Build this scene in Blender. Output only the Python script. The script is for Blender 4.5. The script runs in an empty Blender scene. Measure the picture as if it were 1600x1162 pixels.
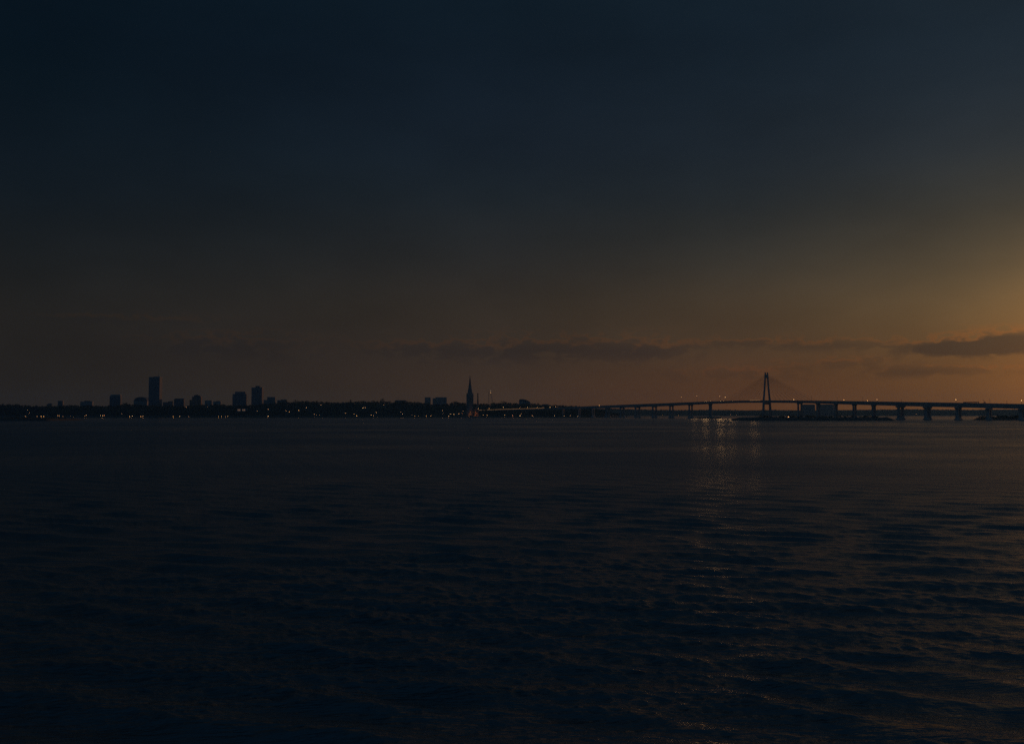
import bpy, math, random
import numpy as np
from math import radians, sin, cos, tan, atan, atan2, sqrt, pi

S = bpy.context.scene
COL = S.collection
random.seed(7)
rng = np.random.default_rng(11)

# ------------------------------------------------------------------ camera
F, PITCH, CAM_H = 1386.0, atan(64 / 1386.0), 20.0
cam = bpy.data.cameras.new('camera')
cam_ob = bpy.data.objects.new('camera', cam)
COL.objects.link(cam_ob)
S.camera = cam_ob
cam.lens = 36 * F / 1600
cam.clip_start, cam.clip_end = 0.5, 60000
cam_ob.location = (0, 0, CAM_H)
cam_ob.rotation_euler = (radians(90) + PITCH, 0, 0)

def ray(x, y):
    v = 581.0 - y
    return (x - 800.0, F * cos(PITCH) - v * sin(PITCH), F * sin(PITCH) + v * cos(PITCH))

def at(x, y, Y):
    a, b, c = ray(x, y)
    return (a * Y / b, Y, CAM_H + c * Y / b)

def azel(x, y):
    a, b, c = ray(x, y)
    return math.degrees(atan2(a, b)), math.degrees(atan2(c, sqrt(a * a + b * b)))

def lin(c):
    c = c / 255.0
    return c / 12.92 if c <= 0.04045 else ((c + 0.055) / 1.055) ** 2.4

# ------------------------------------------------------------------ exposure
S.view_settings.view_transform = 'Standard'
S.view_settings.look = 'None'
S.view_settings.exposure = 0
S.view_settings.gamma = 1
S.render.engine = 'CYCLES'
S.cycles.max_bounces = 6
S.cycles.volume_bounces = 1
S.cycles.use_denoising = False
S.cycles.use_adaptive_sampling = False
S.cycles.sample_clamp_indirect = 2.0
S.cycles.sample_clamp_direct = 3.0

# ------------------------------------------------------------------ sun and dusk sky
SUN_AZ, SUN_EL = 43.0, 3.0
sun = bpy.data.lights.new('sun', 'SUN')
sun_ob = bpy.data.objects.new('sun', sun)
COL.objects.link(sun_ob)
sun.energy = 0.5
sun.angle = radians(0.5)
sun.color = (1.0, 0.50, 0.26)
# (a lamp shines along its -Z; turn it so that -Z points away from the sun's place)
from mathutils import Vector
sdir = Vector((sin(radians(SUN_AZ)) * cos(radians(SUN_EL)), cos(radians(SUN_AZ)) * cos(radians(SUN_EL)), sin(radians(SUN_EL))))
sun_ob.rotation_euler = sdir.to_track_quat('Z', 'Y').to_euler()

world = bpy.data.worlds.new('World')
S.world = world
world.use_nodes = True
NT = world.node_tree
NT.nodes.clear()

def wn(t, **kw):
    n = NT.nodes.new(t)
    for k, v in kw.items():
        setattr(n, k, v)
    return n

def wmath(op, a, b=None, c=None, clamp=False):
    n = wn('ShaderNodeMath', operation=op)
    n.use_clamp = clamp
    for i, v in enumerate((a, b, c)):
        if v is None:
            continue
        if isinstance(v, (int, float)):
            n.inputs[i].default_value = v
        else:
            NT.links.new(v, n.inputs[i])
    return n.outputs[0]

tc = wn('ShaderNodeTexCoord')
sep = wn('ShaderNodeSeparateXYZ')
NT.links.new(tc.outputs['Generated'], sep.inputs[0])
DX, DY, DZ = sep.outputs
AZ = wmath('MULTIPLY', wmath('ARCTAN2', DX, DY), 180 / pi)
EL = wmath('MULTIPLY', wmath('ARCSINE', DZ), 180 / pi)

# dusk colours seen in the sky, by height (rows) and by direction (columns), display values
SKY_ROWS = [0, 120, 230, 290, 340, 420, 490, 550, 600, 645]
SKY = {
    50:   [(6, 17, 27), (8, 20, 29), (14, 23, 31), (16, 24, 31), (20, 26, 31), (28, 30, 31), (35, 33, 31), (36, 33, 31), (37, 33, 29), (40, 33, 26)],
    425:  [(9, 21, 31), (13, 24, 35), (18, 28, 37), (21, 29, 36), (25, 31, 36), (34, 35, 35), (41, 37, 33), (42, 36, 33), (45, 37, 31), (50, 39, 28)],
    800:  [(12, 24, 34), (17, 28, 39), (23, 32, 42), (26, 34, 41), (31, 36, 40), (41, 40, 39), (54, 46, 38), (55, 45, 38), (60, 45, 35), (69, 48, 32)],
    1175: [(17, 29, 40), (22, 33, 43), (29, 37, 45), (33, 39, 44), (40, 43, 44), (56, 52, 45), (74, 59, 43), (76, 57, 41), (86, 55, 33), (94, 55, 22)],
    1550: [(25, 36, 46), (31, 41, 50), (43, 48, 52), (54, 54, 51), (63, 59, 51), (84, 72, 54), (99, 77, 49), (100, 71, 43), (104, 69, 37), (106, 66, 28)],
}
UP = {50: (12, 27, 38), 425: (15, 31, 43), 800: (19, 35, 47), 1175: (23, 37, 46), 1550: (29, 40, 47)}

def ramp(stops, fac):
    r = wn('ShaderNodeValToRGB')
    r.color_ramp.interpolation = 'B_SPLINE'
    el = r.color_ramp.elements
    stops = sorted(stops)
    el[0].position, el[0].color = stops[0]
    el[1].position, el[1].color = stops[-1]
    for p, c in stops[1:-1]:
        e = el.new(p)
        e.color = c
    NT.links.new(fac, r.inputs[0])
    return r.outputs[0]

EFAC = wmath('DIVIDE', wmath('ADD', EL, 2.0), 60.0, clamp=True)

def mixc(fac, a, b, mode='MIX'):
    m = wn('ShaderNodeMix', data_type='RGBA', blend_type=mode)
    m.clamp_factor = True
    for sock, v in ((m.inputs[0], fac), (m.inputs[6], a), (m.inputs[7], b)):
        if isinstance(v, (int, float)):
            sock.default_value = v
        elif isinstance(v, tuple):
            sock.default_value = v
        else:
            NT.links.new(v, sock)
    return m.outputs[2]

def col4(rgb, k=1.0):
    return (lin(rgb[0]) * k, lin(rgb[1]) * k, lin(rgb[2]) * k, 1)

def column(x, gain=1.0, tint=(1, 1, 1)):
    st = []
    for y, c in zip(SKY_ROWS, SKY[x]):
        e = azel(x, y)[1]
        q = col4(c, gain)
        st.append(((e + 2) / 60.0, (q[0] * tint[0], q[1] * tint[1], q[2] * tint[2], 1)))
    st.append(((azel(x, 0)[1] + 14 + 2) / 60.0, col4(UP[x], gain)))
    st.append((1.0, col4((22, 52, 76))))
    return ramp(st, EFAC)

cols = [(x, azel(x, 600)[0]) for x in (50, 425, 800, 1175, 1550)]
cur = column(50)
for (x0, a0), (x1, a1) in zip(cols[:-1], cols[1:]):
    f = wmath('DIVIDE', wmath('SUBTRACT', AZ, a0), a1 - a0, clamp=True)
    cur = mixc(f, cur, column(x1))
# brighter glow round the sun just outside the frame, then the darker east
a1 = cols[-1][1]
gu = wmath('SUBTRACT', AZ, SUN_AZ + 3.0)
gv = wmath('MULTIPLY', wmath('SUBTRACT', EL, 4.0), 1.4)
glow = wmath('EXPONENT', wmath('DIVIDE', wmath('ADD', wmath('MULTIPLY', gu, gu), wmath('MULTIPLY', gv, gv)), -90.0))
cur = mixc(glow, cur, mixc(1.0, cur, (11.5, 8.8, 5.4, 1), 'MULTIPLY'))
cur = mixc(wmath('DIVIDE', wmath('SUBTRACT', AZ, 75.0), 40.0, clamp=True), cur, column(800))
BACK = ramp([(0.0, col4((26, 44, 62))), (0.25, col4((26, 48, 70))), (1.0, col4((22, 52, 76)))], EFAC)
cur = mixc(wmath('DIVIDE', wmath('SUBTRACT', AZ, 110.0), 40.0, clamp=True), cur, BACK)
cur = mixc(wmath('DIVIDE', wmath('SUBTRACT', -70.0, AZ), 40.0, clamp=True), cur, BACK)

# low cloud banks: (x, y, half width, half height, weight) as directions
CL = [(1540, 541, 120, 17, 1.05, .9), (1590, 534, 60, 13, 0.6, .9), (1475, 546, 75, 9, .6, .7), (1510, 580, 120, 8, .62, .45), (1415, 582, 60, 9, .6, .6), (1290, 541, 95, 9, .75, .5), (1165, 537, 85, 8, .6, .4),
      (1020, 552, 75, 16, .72, .6), (905, 547, 110, 20, .7, .55), (640, 548, 90, 14, .6, .45), (760, 552, 90, 20, .58, .45), (1150, 588, 160, 13, .55, .4),
      (340, 541, 120, 20, .7, .35), (130, 500, 60, 9, .6, .16), (250, 503, 75, 9, .6, .16), (1330, 568, 100, 10, .6, .4), (430, 562, 120, 14, .4, .1)]
cv = wn('ShaderNodeCombineXYZ')
NT.links.new(wmath('MULTIPLY', AZ, 0.55), cv.inputs[0])
NT.links.new(wmath('MULTIPLY', EL, 1.35), cv.inputs[1])
nz = wn('ShaderNodeTexNoise', noise_dimensions='2D')
nz.inputs['Scale'].default_value = 1.3
nz.inputs['Detail'].default_value = 6
nz.inputs['Roughness'].default_value = 0.55
NT.links.new(cv.outputs[0], nz.inputs['Vector'])
NZ = wmath('SUBTRACT', nz.outputs[0], 0.5)
acc = accs = acct = None
for (x, y, rx, ry, wgt, strength) in CL:
    a, e = azel(x, y)
    ra = abs(azel(x + rx, y)[0] - azel(x - rx, y)[0]) / 2
    re = abs(azel(x, y - ry)[1] - azel(x, y + ry)[1]) / 2
    u = wmath('DIVIDE', wmath('SUBTRACT', AZ, a), ra)
    v = wmath('DIVIDE', wmath('SUBTRACT', EL, e), re)
    d = wmath('ADD', wmath('MULTIPLY', u, u), wmath('MULTIPLY', v, v))
    g = wmath('MULTIPLY', wmath('EXPONENT', wmath('MULTIPLY', d, -0.9)), wgt)
    acc = g if acc is None else wmath('ADD', acc, g)
    gs = wmath('MULTIPLY', g, strength)
    accs = gs if accs is None else wmath('ADD', accs, gs)
    gt = wmath('MULTIPLY', g, v)
    acct = gt if acct is None else wmath('ADD', acct, gt)
dens = wmath('ADD', acc, wmath('MULTIPLY', NZ, 2.5))
mask = wn('ShaderNodeMapRange', interpolation_type='SMOOTHSTEP')
NT.links.new(dens, mask.inputs[0])
mask.inputs[1].default_value, mask.inputs[2].default_value = 0.14, 0.80
MASK = wmath('MULTIPLY', mask.outputs[0], wmath('MINIMUM', wmath('MULTIPLY', accs, 1.25), 1.0))
rim = wn('ShaderNodeMapRange', interpolation_type='SMOOTHSTEP')
NT.links.new(dens, rim.inputs[0])
rim.inputs[1].default_value, rim.inputs[2].default_value = 0.10, 0.34
RIM = wmath('MULTIPLY', wmath('SUBTRACT', rim.outputs[0], mask.outputs[0], clamp=True), wmath('MULTIPLY', acct, 3.0, clamp=True))
cur = mixc(RIM, cur, mixc(1.0, cur, (1.42, 1.08, 0.85, 1), 'MULTIPLY'))
cur = mixc(MASK, cur, mixc(1.0, cur, (0.50, 0.57, 0.82, 1), 'MULTIPLY'))
# faint unevenness of the high air
nz2 = wn('ShaderNodeTexNoise', noise_dimensions='2D')
nz2.inputs['Scale'].default_value = 0.16
nz2.inputs['Detail'].default_value = 4
NT.links.new(cv.outputs[0], nz2.inputs['Vector'])
veil = wmath('ADD', wmath('MULTIPLY', wmath('SUBTRACT', nz2.outputs[0], 0.5), 0.42), 1.0)
vc = wn('ShaderNodeCombineColor')
for i in range(3):
    NT.links.new(veil, vc.inputs[i])
cur = mixc(1.0, cur, vc.outputs[0], 'MULTIPLY')

bg = wn('ShaderNodeBackground')
NT.links.new(cur, bg.inputs[0])
bg.inputs[1].default_value = 0.97
sky = wn('ShaderNodeTexSky', sky_type='NISHITA')
sky.sun_disc = False
sky.sun_elevation = radians(SUN_EL)
sky.sun_rotation = radians(SUN_AZ)
bg2 = wn('ShaderNodeBackground')
NT.links.new(sky.outputs[0], bg2.inputs[0])
bg2.inputs[1].default_value = 0.0003
add = wn('ShaderNodeAddShader')
out = wn('ShaderNodeOutputWorld')
NT.links.new(bg.outputs[0], add.inputs[0])
NT.links.new(bg2.outputs[0], add.inputs[1])
NT.links.new(add.outputs[0], out.inputs[0])

# ------------------------------------------------------------------ helpers
def tag(o, label=None, cat=None, group=None, kind=None):
    if label: o['label'] = label
    if cat: o['category'] = cat
    if group: o['group'] = group
    if kind: o['kind'] = kind
    return o

def empty(name, loc, rz=0.0):
    o = bpy.data.objects.new(name, None)
    COL.objects.link(o)
    o.location = loc
    o.rotation_euler = (0, 0, rz)
    o.empty_display_size = 1
    return o

def mesh_np(name, V, Fc, mat, parent=None, smooth=False):
    """V (n,3), Fc (m,k): quads or triangles, fast path for big meshes"""
    me = bpy.data.meshes.new(name)
    V = np.asarray(V, dtype=np.float32)
    Fc = np.asarray(Fc, dtype=np.int32)
    k = Fc.shape[1]
    me.vertices.add(len(V))
    me.vertices.foreach_set('co', V.ravel())
    me.loops.add(Fc.size)
    me.loops.foreach_set('vertex_index', Fc.ravel())
    me.polygons.add(len(Fc))
    me.polygons.foreach_set('loop_start', np.arange(0, Fc.size, k, dtype=np.int32))
    if smooth:
        me.polygons.foreach_set('use_smooth', np.ones(len(Fc), dtype=bool))
    me.update(calc_edges=True)
    me.materials.append(mat)
    o = bpy.data.objects.new(name, me)
    COL.objects.link(o)
    o.parent = parent
    return o

class MB:
    def __init__(self):
        self.v, self.f = [], []

    def add(self, vs, fs):
        n = len(self.v)
        self.v += [tuple(p) for p in vs]
        self.f += [tuple(i + n for i in f) for f in fs]
        return self

    def box(self, x0, x1, y0, y1, z0, z1):
        vs = [(x, y, z) for z in (z0, z1) for (x, y) in ((x0, y0), (x1, y0), (x1, y1), (x0, y1))]
        return self.add(vs, [(3, 2, 1, 0), (4, 5, 6, 7), (0, 1, 5, 4), (1, 2, 6, 5), (2, 3, 7, 6), (3, 0, 4, 7)])

    def loft(self, rings, close=True):
        """rings of equal point counts, capped"""
        n = len(rings[0])
        vs = [p for r in rings for p in r]
        fs = []
        for i in range(len(rings) - 1):
            for j in range(n):
                k = (j + 1) % n
                fs.append((i * n + j, i * n + k, (i + 1) * n + k, (i + 1) * n + j))
        fs.append(tuple(range(n))[::-1])
        fs.append(tuple((len(rings) - 1) * n + j for j in range(n)))
        return self.add(vs, fs)

    def lathe(self, prof, n=12, cx=0, cy=0, rot=0.0):
        return self.loft([[(cx + r * cos(2 * pi * j / n + rot), cy + r * sin(2 * pi * j / n + rot), z) for j in range(n)] for r, z in prof])

    def tube(self, a, b, r0, r1=None, n=6):
        r1 = r0 if r1 is None else r1
        a, b = Vector(a), Vector(b)
        d = (b - a).normalized()
        u = d.orthogonal().normalized()
        w = d.cross(u)
        rings = []
        for p, r in ((a, r0), (b, r1)):
            rings.append([tuple(p + u * (r * cos(2 * pi * j / n)) + w * (r * sin(2 * pi * j / n))) for j in range(n)])
        return self.loft(rings)

    def build(self, name, mat, parent=None):
        me = bpy.data.meshes.new(name)
        me.from_pydata(self.v, [], self.f)
        me.update()
        me.materials.append(mat)
        o = bpy.data.objects.new(name, me)
        COL.objects.link(o)
        o.parent = parent
        return o

def copy_tree(o, parent=None):
    c = o.copy()
    COL.objects.link(c)
    if parent is not None:
        c.parent = parent
    for ch in list(o.children):
        copy_tree(ch, c)
    return c

# ------------------------------------------------------------------ materials
def material(name, base, rough=0.8, noise=0.25, scale=0.3, metallic=0.0):
    m = bpy.data.materials.new(name)
    m.use_nodes = True
    nt = m.node_tree
    b = nt.nodes['Principled BSDF']
    b.inputs['Roughness'].default_value = rough
    b.inputs['Metallic'].default_value = metallic
    t = nt.nodes.new('ShaderNodeTexCoord')
    n = nt.nodes.new('ShaderNodeTexNoise')
    n.inputs['Scale'].default_value = scale
    n.inputs['Detail'].default_value = 5
    nt.links.new(t.outputs['Object'], n.inputs['Vector'])
    r = nt.nodes.new('ShaderNodeValToRGB')
    r.color_ramp.elements[0].position, r.color_ramp.elements[1].position = 0.3, 0.7
    r.color_ramp.elements[0].color = tuple(c * (1 - noise) for c in base) + (1,)
    r.color_ramp.elements[1].color = tuple(min(1, c * (1 + noise)) for c in base) + (1,)
    nt.links.new(n.outputs[0], r.inputs[0])
    nt.links.new(r.outputs[0], b.inputs['Base Color'])
    return m

def facade_material(name, base, glass=(0.03, 0.035, 0.04), w=4.0, h=3.6):
    """a wall with rows of dark windows: bricks are the panes, mortar is the wall"""
    m = bpy.data.materials.new(name)
    m.use_nodes = True
    nt = m.node_tree
    b = nt.nodes['Principled BSDF']
    t = nt.nodes.new('ShaderNodeTexCoord')
    sp = nt.nodes.new('ShaderNodeSeparateXYZ')
    nt.links.new(t.outputs['Object'], sp.inputs[0])
    ad = nt.nodes.new('ShaderNodeMath')
    nt.links.new(sp.outputs[0], ad.inputs[0])
    nt.links.new(sp.outputs[1], ad.inputs[1])
    cb = nt.nodes.new('ShaderNodeCombineXYZ')
    nt.links.new(ad.outputs[0], cb.inputs[0])
    nt.links.new(sp.outputs[2], cb.inputs[1])
    br = nt.nodes.new('ShaderNodeTexBrick')
    br.offset = 0
    br.inputs['Scale'].default_value = 1
    br.inputs['Brick Width'].default_value = w
    br.inputs['Row Height'].default_value = h
    br.inputs['Mortar Size'].default_value = 0.9
    br.inputs['Mortar Smooth'].default_value = 0
    br.inputs['Color1'].default_value = glass + (1,)
    br.inputs['Color2'].default_value = tuple(c * 1.5 for c in glass) + (1,)
    br.inputs['Mortar'].default_value = base + (1,)
    nt.links.new(cb.outputs[0], br.inputs['Vector'])
    nt.links.new(br.outputs['Color'], b.inputs['Base Color'])
    mr = nt.nodes.new('ShaderNodeMapRange')
    mr.inputs[3].default_value, mr.inputs[4].default_value = 0.25, 0.85
    nt.links.new(br.outputs['Fac'], mr.inputs[0])
    nt.links.new(mr.outputs[0], b.inputs['Roughness'])
    return m

def lamp_material(name, color, strength):
    m = bpy.data.materials.new(name)
    m.use_nodes = True
    b = m.node_tree.nodes['Principled BSDF']
    b.inputs['Base Color'].default_value = (0.8, 0.8, 0.75, 1)
    b.inputs['Emission Color'].default_value = color + (1,)
    b.inputs['Emission Strength'].default_value = strength
    return m

M = dict(
    concrete=material('concrete', (0.30, 0.29, 0.27), 0.85, 0.2, 0.08),
    steel=material('painted steel', (0.12, 0.12, 0.13), 0.5, 0.2, 0.4, 0.3),
    cable=material('cable sheath', (0.16, 0.15, 0.14), 0.5, 0.1, 0.1),
    asphalt=material('asphalt', (0.05, 0.05, 0.05), 0.9, 0.2, 0.5),
    roof=material('dark roofing', (0.09, 0.09, 0.10), 0.9, 0.25, 0.1),
    stone=material('weathered stone', (0.22, 0.20, 0.18), 0.9, 0.25, 0.15),
    panel=material('weathered cladding', (0.10, 0.105, 0.11), 0.8, 0.15, 0.1),
    slate=material('slate', (0.08, 0.09, 0.10), 0.7, 0.2, 0.2),
    brick=material('brick', (0.25, 0.14, 0.10), 0.9, 0.25, 0.2),
    rock=material('rock', (0.055, 0.052, 0.045), 0.95, 0.4, 0.1),
    soil=material('wooded ground', (0.045, 0.05, 0.035), 1.0, 0.4, 0.02),
    bark=material('bark', (0.08, 0.065, 0.05), 0.95, 0.3, 0.6),
    leaf=material('foliage', (0.045, 0.06, 0.03), 0.9, 0.45, 0.05),
    rubber=material('rubber', (0.03, 0.03, 0.03), 0.9, 0.1, 2.0),
    paint_dark=material('dark car paint', (0.05, 0.06, 0.08), 0.35, 0.1, 0.2),
    paint_pale=material('pale car paint', (0.5, 0.5, 0.5), 0.4, 0.1, 0.2),
    f_pale=facade_material('pale facade', (0.34, 0.33, 0.31)),
    f_glass=facade_material('glass facade', (0.16, 0.16, 0.17), (0.04, 0.05, 0.06), 3.0, 3.8),
    f_brick=facade_material('brick facade', (0.24, 0.15, 0.11), w=3.4),
    f_grey=facade_material('grey facade', (0.22, 0.22, 0.22), w=5.0),
)
WINDOW = lamp_material('dim window glow', (1.0, 0.52, 0.22), 0.14)
PAINTED_RAIL_GLOW = lamp_material('painted rail glow', (1.0, 0.50, 0.16), 0.45)  # lamplight falling on the parapet, painted as emission; not a lamp
LAMP = dict(
    amber=lamp_material('amber lamp glow', (1.0, 0.44, 0.12), 4.2),
    warm=lamp_material('warm white lamp glow', (1.0, 0.52, 0.19), 4.4),
    white=lamp_material('white lamp glow', (1.0, 0.72, 0.5), 1.3),
    dim=lamp_material('dim amber lamp glow', (1.0, 0.46, 0.17), 2.6),
    red=lamp_material('red lamp glow', (1.0, 0.30, 0.10), 3.5),
)

# ------------------------------------------------------------------ water
def make_water():
    rows = [2.0, 8.0, 16.0, 24.0, 30.0, 35.0]
    while rows[-1] < 9000:
        r = rows[-1]
        rows.append(r + min(max(r * r / float(np.interp(math.log(max(r, 1)), [math.log(34), math.log(60), math.log(420)], [46000, 46000, 20000])), 0.025), 220.0))
    R = np.array(rows)
    dense = np.radians(np.linspace(-42, 42, 1450))
    rest = np.radians(np.linspace(42, 318, 60)[1:-1])
    A = np.concatenate([dense, rest])
    nA, nR = len(A), len(R)
    X = R[:, None] * np.sin(A)[None]
    Y = R[:, None] * np.cos(A)[None]
    dr = np.gradient(R)[:, None] * np.ones((1, nA))
    da = np.full(nA, A[1] - A[0])
    da[len(dense):] = 0.08
    dt = R[:, None] * da[None]
    Z = np.zeros_like(X); HX = np.zeros_like(X); HY = np.zeros_like(X)
    lost = np.zeros_like(X)
    g = np.random.default_rng(5)
    # gusts: patches where the short chop is stronger or weaker
    gust = np.zeros_like(X)
    for _ in range(10):
        th = g.uniform(0, 2 * pi); L = g.uniform(20, 90)
        gust += np.sin((X * cos(th) * 0.6 + Y * sin(th)) * 2 * pi / L + g.uniform(0, 7))
    gust = np.clip(1 + 0.15 * gust, 0.3, 1.8)
    N = 190
    er = np.stack([np.sin(A), np.cos(A)])
    for i in range(N):
        L = math.exp(g.uniform(math.log(0.28), math.log(11.0)))
        k = 2 * pi / L
        spread = radians(28 if L > 3 else 44)
        th = radians(-90 - 22) + g.normal(0, 1) * spread * 0.75
        slope = 0.0175 * (1.15 if L > 5 else 0.85 if L > 2.0 else 0.95)
        a = slope / k * g.uniform(0.5, 1.4)
        kx, ky = k * cos(th), k * sin(th)
        kr = np.abs(kx * er[0] + ky * er[1])[None] * dr
        kt = np.abs(kx * er[1] - ky * er[0])[None] * dt
        st = np.maximum(kr, kt)
        w = np.clip((2.3 - st) / 1.3, 0, 1)
        w = w * w * (3 - 2 * w)
        lost += (a * k) ** 2 / 2 * (1 - w * w)
        if not (w > 0).any():
            continue
        rr = np.nonzero(w.max(axis=1) > 0)[0]
        lo, hi = rr[0], rr[-1] + 1
        ph = kx * X[lo:hi] + ky * Y[lo:hi] + g.uniform(0, 2 * pi)
        gg = gust[lo:hi] if L < 4 else 1.0
        aw = a * w[lo:hi] * gg
        Z[lo:hi] += aw * np.cos(ph)
        c = -1.05 * aw * np.sin(ph)
        HX[lo:hi] += c * cos(th); HY[lo:hi] += c * sin(th)
    V = np.stack([X + HX, Y + HY, Z], -1).reshape(-1, 3)
    i = np.arange(nR - 1)[:, None] * nA
    j = np.arange(nA)[None]
    j2 = (j + 1) % nA
    Fc = np.stack([i + j, i + j2, i + nA + j2, i + nA + j], -1).reshape(-1, 4)[:, ::-1]
    m = bpy.data.materials.new('harbour water')
    m.use_nodes = True
    nt = m.node_tree
    b = nt.nodes['Principled BSDF']
    b.inputs['Base Color'].default_value = (0.026, 0.048, 0.054, 1)
    b.inputs['IOR'].default_value = 1.9
    o = mesh_np('water', V, Fc, m, smooth=True)
    # chop finer than the mesh can carry goes on as gloss; the lee of the far shore is calmer
    # sheltered water beyond 2.6 km
    lee = np.clip((R - 2800) / 700.0, 0, 1)[:, None]
    alpha = 0.48 * np.sqrt(2 * lost) * (1 - 0.95 * lee) + 0.008 * (1 - lee)
    at_ = o.data.attributes.new('chop', 'FLOAT', 'POINT')
    at_.data.foreach_set('value', alpha.astype(np.float32).ravel())
    # slicks and wind lanes across the bay
    geo = nt.nodes.new('ShaderNodeNewGeometry')
    mp = nt.nodes.new('ShaderNodeMapping')
    mp.inputs['Scale'].default_value = (1 / 330.0, 1 / 230.0, 1)
    mp.inputs['Rotation'].default_value = (0, 0, radians(4))
    nt.links.new(geo.outputs['Position'], mp.inputs[0])
    lane = nt.nodes.new('ShaderNodeTexNoise')
    lane.inputs['Scale'].default_value = 1.0
    lane.inputs['Detail'].default_value = 9
    lane.inputs['Roughness'].default_value = 0.62
    nt.links.new(mp.outputs[0], lane.inputs['Vector'])
    lr = nt.nodes.new('ShaderNodeMapRange')
    lr.inputs[1].default_value, lr.inputs[2].default_value = 0.36, 0.62
    lr.inputs[3].default_value, lr.inputs[4].default_value = 0.22, 1.2
    nt.links.new(lane.outputs[0], lr.inputs[0])
    atn = nt.nodes.new('ShaderNodeAttribute')
    atn.attribute_name = 'chop'
    mul = nt.nodes.new('ShaderNodeMath'); mul.operation = 'MULTIPLY'
    nt.links.new(atn.outputs['Fac'], mul.inputs[0])
    nt.links.new(lr.outputs[0], mul.inputs[1])
    addb = nt.nodes.new('ShaderNodeMath'); addb.operation = 'ADD'; addb.inputs[1].default_value = 0.0015
    nt.links.new(mul.outputs[0], addb.inputs[0])
    sq = nt.nodes.new('ShaderNodeMath'); sq.operation = 'SQRT'
    nt.links.new(addb.outputs[0], sq.inputs[0])
    nt.links.new(sq.outputs[0], b.inputs['Roughness'])
    # capillary ripples
    rp = nt.nodes.new('ShaderNodeTexNoise')
    rp.inputs['Scale'].default_value = 1.5
    rp.inputs['Detail'].default_value = 5
    rp.inputs['Roughness'].default_value = 0.6
    mp2 = nt.nodes.new('ShaderNodeMapping')
    mp2.inputs['Rotation'].default_value = (0, 0, radians(20))
    mp2.inputs['Scale'].default_value = (0.32, 1.0, 1.0)
    nt.links.new(geo.outputs['Position'], mp2.inputs[0])
    nt.links.new(mp2.outputs[0], rp.inputs['Vector'])
    bp = nt.nodes.new('ShaderNodeBump')
    bp.inputs['Strength'].default_value = 1.0
    bp.inputs['Distance'].default_value = 0.30
    nt.links.new(rp.outputs[0], bp.inputs['Height'])
    wv = nt.nodes.new('ShaderNodeTexNoise')
    wv.noise_type = 'RIDGED_MULTIFRACTAL'
    wv.inputs['Scale'].default_value = 0.75
    wv.inputs['Detail'].default_value = 4
    wv.inputs['Roughness'].default_value = 0.6
    wv.inputs['Distortion'].default_value = 0.4
    nt.links.new(mp2.outputs[0], wv.inputs['Vector'])
    bp2 = nt.nodes.new('ShaderNodeBump')
    bp2.inputs['Strength'].default_value = 1.0
    bp2.inputs['Distance'].default_value = 0.16
    nt.links.new(wv.outputs[0], bp2.inputs['Height'])
    nt.links.new(bp.outputs[0], bp2.inputs['Normal'])
    # longer wind waves that carry the pattern out to the middle distance
    lw = nt.nodes.new('ShaderNodeTexNoise')
    lw.inputs['Scale'].default_value = 0.2
    lw.inputs['Detail'].default_value = 5
    lw.inputs['Roughness'].default_value = 0.62
    lw.inputs['Distortion'].default_value = 0.5
    nt.links.new(mp2.outputs[0], lw.inputs['Vector'])
    bp3 = nt.nodes.new('ShaderNodeBump')
    bp3.inputs['Strength'].default_value = 1.0
    bp3.inputs['Distance'].default_value = 1.3
    nt.links.new(lw.outputs[0], bp3.inputs['Height'])
    nt.links.new(bp2.outputs[0], bp3.inputs['Normal'])
    nt.links.new(bp3.outputs[0], b.inputs['Normal'])
    tag(o, kind='structure')
    return o

make_water()

# ------------------------------------------------------------------ land
SHORE = 4080.0
RIDGE = [(-60, 631.5), (0, 631), (16, 632), (25, 631.5), (60, 634), (85, 634), (100, 632.5), (125, 633), (150, 632.5), (165, 633), (180, 633.5),
         (195, 630.5), (205, 631), (225, 632), (260, 633), (290, 633), (300, 632), (345, 631), (360, 632), (390, 632), (430, 629), (445, 627),
         (455, 628), (470, 626), (480, 627), (503, 627), (520, 628), (540, 627.5), (565, 626.5), (578, 627), (597, 626), (610, 627),
         (640, 627), (655, 628), (665, 629), (680, 631), (690, 631), (700, 629.5), (715, 628), (728, 628.5), (748, 631), (760, 629.5),
         (775, 629.5), (787, 628.5), (800, 629.5), (810, 629.5), (830, 630), (845, 631.5), (862, 632), (875, 632.5), (890, 633), (905, 634.5),
         (925, 637), (945, 641), (965, 646), (985, 650)]
RX = np.array([p[0] for p in RIDGE], float)
RY = np.array([p[1] for p in RIDGE], float)
Y_RIDGE = 4520.0
TREE_H = 14.0
SX = F / cos(PITCH)          # pixels per unit of X/Y near the horizon

def ridge_z(X):
    """height of the wooded ridge's ground at sideways distance X (metres)"""
    px = 800 + np.asarray(X) / Y_RIDGE * SX
    y = np.interp(px, RX, RY)
    return np.maximum(CAM_H + (645 - y) * Y_RIDGE / SX - TREE_H, 0.5)

def land_z(X, Y):
    t = np.clip((np.asarray(Y) - SHORE) / (Y_RIDGE - SHORE), 0, 1)
    base = 2.5 + 0 * t
    s = t * t * (3 - 2 * t) * 0.45 + t * 0.55
    back = np.clip((np.asarray(Y) - Y_RIDGE) / 1500.0, 0, 1)
    zr = ridge_z(X)
    return np.minimum(base, zr) + (zr - np.minimum(base, zr)) * s - 6 * back

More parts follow.
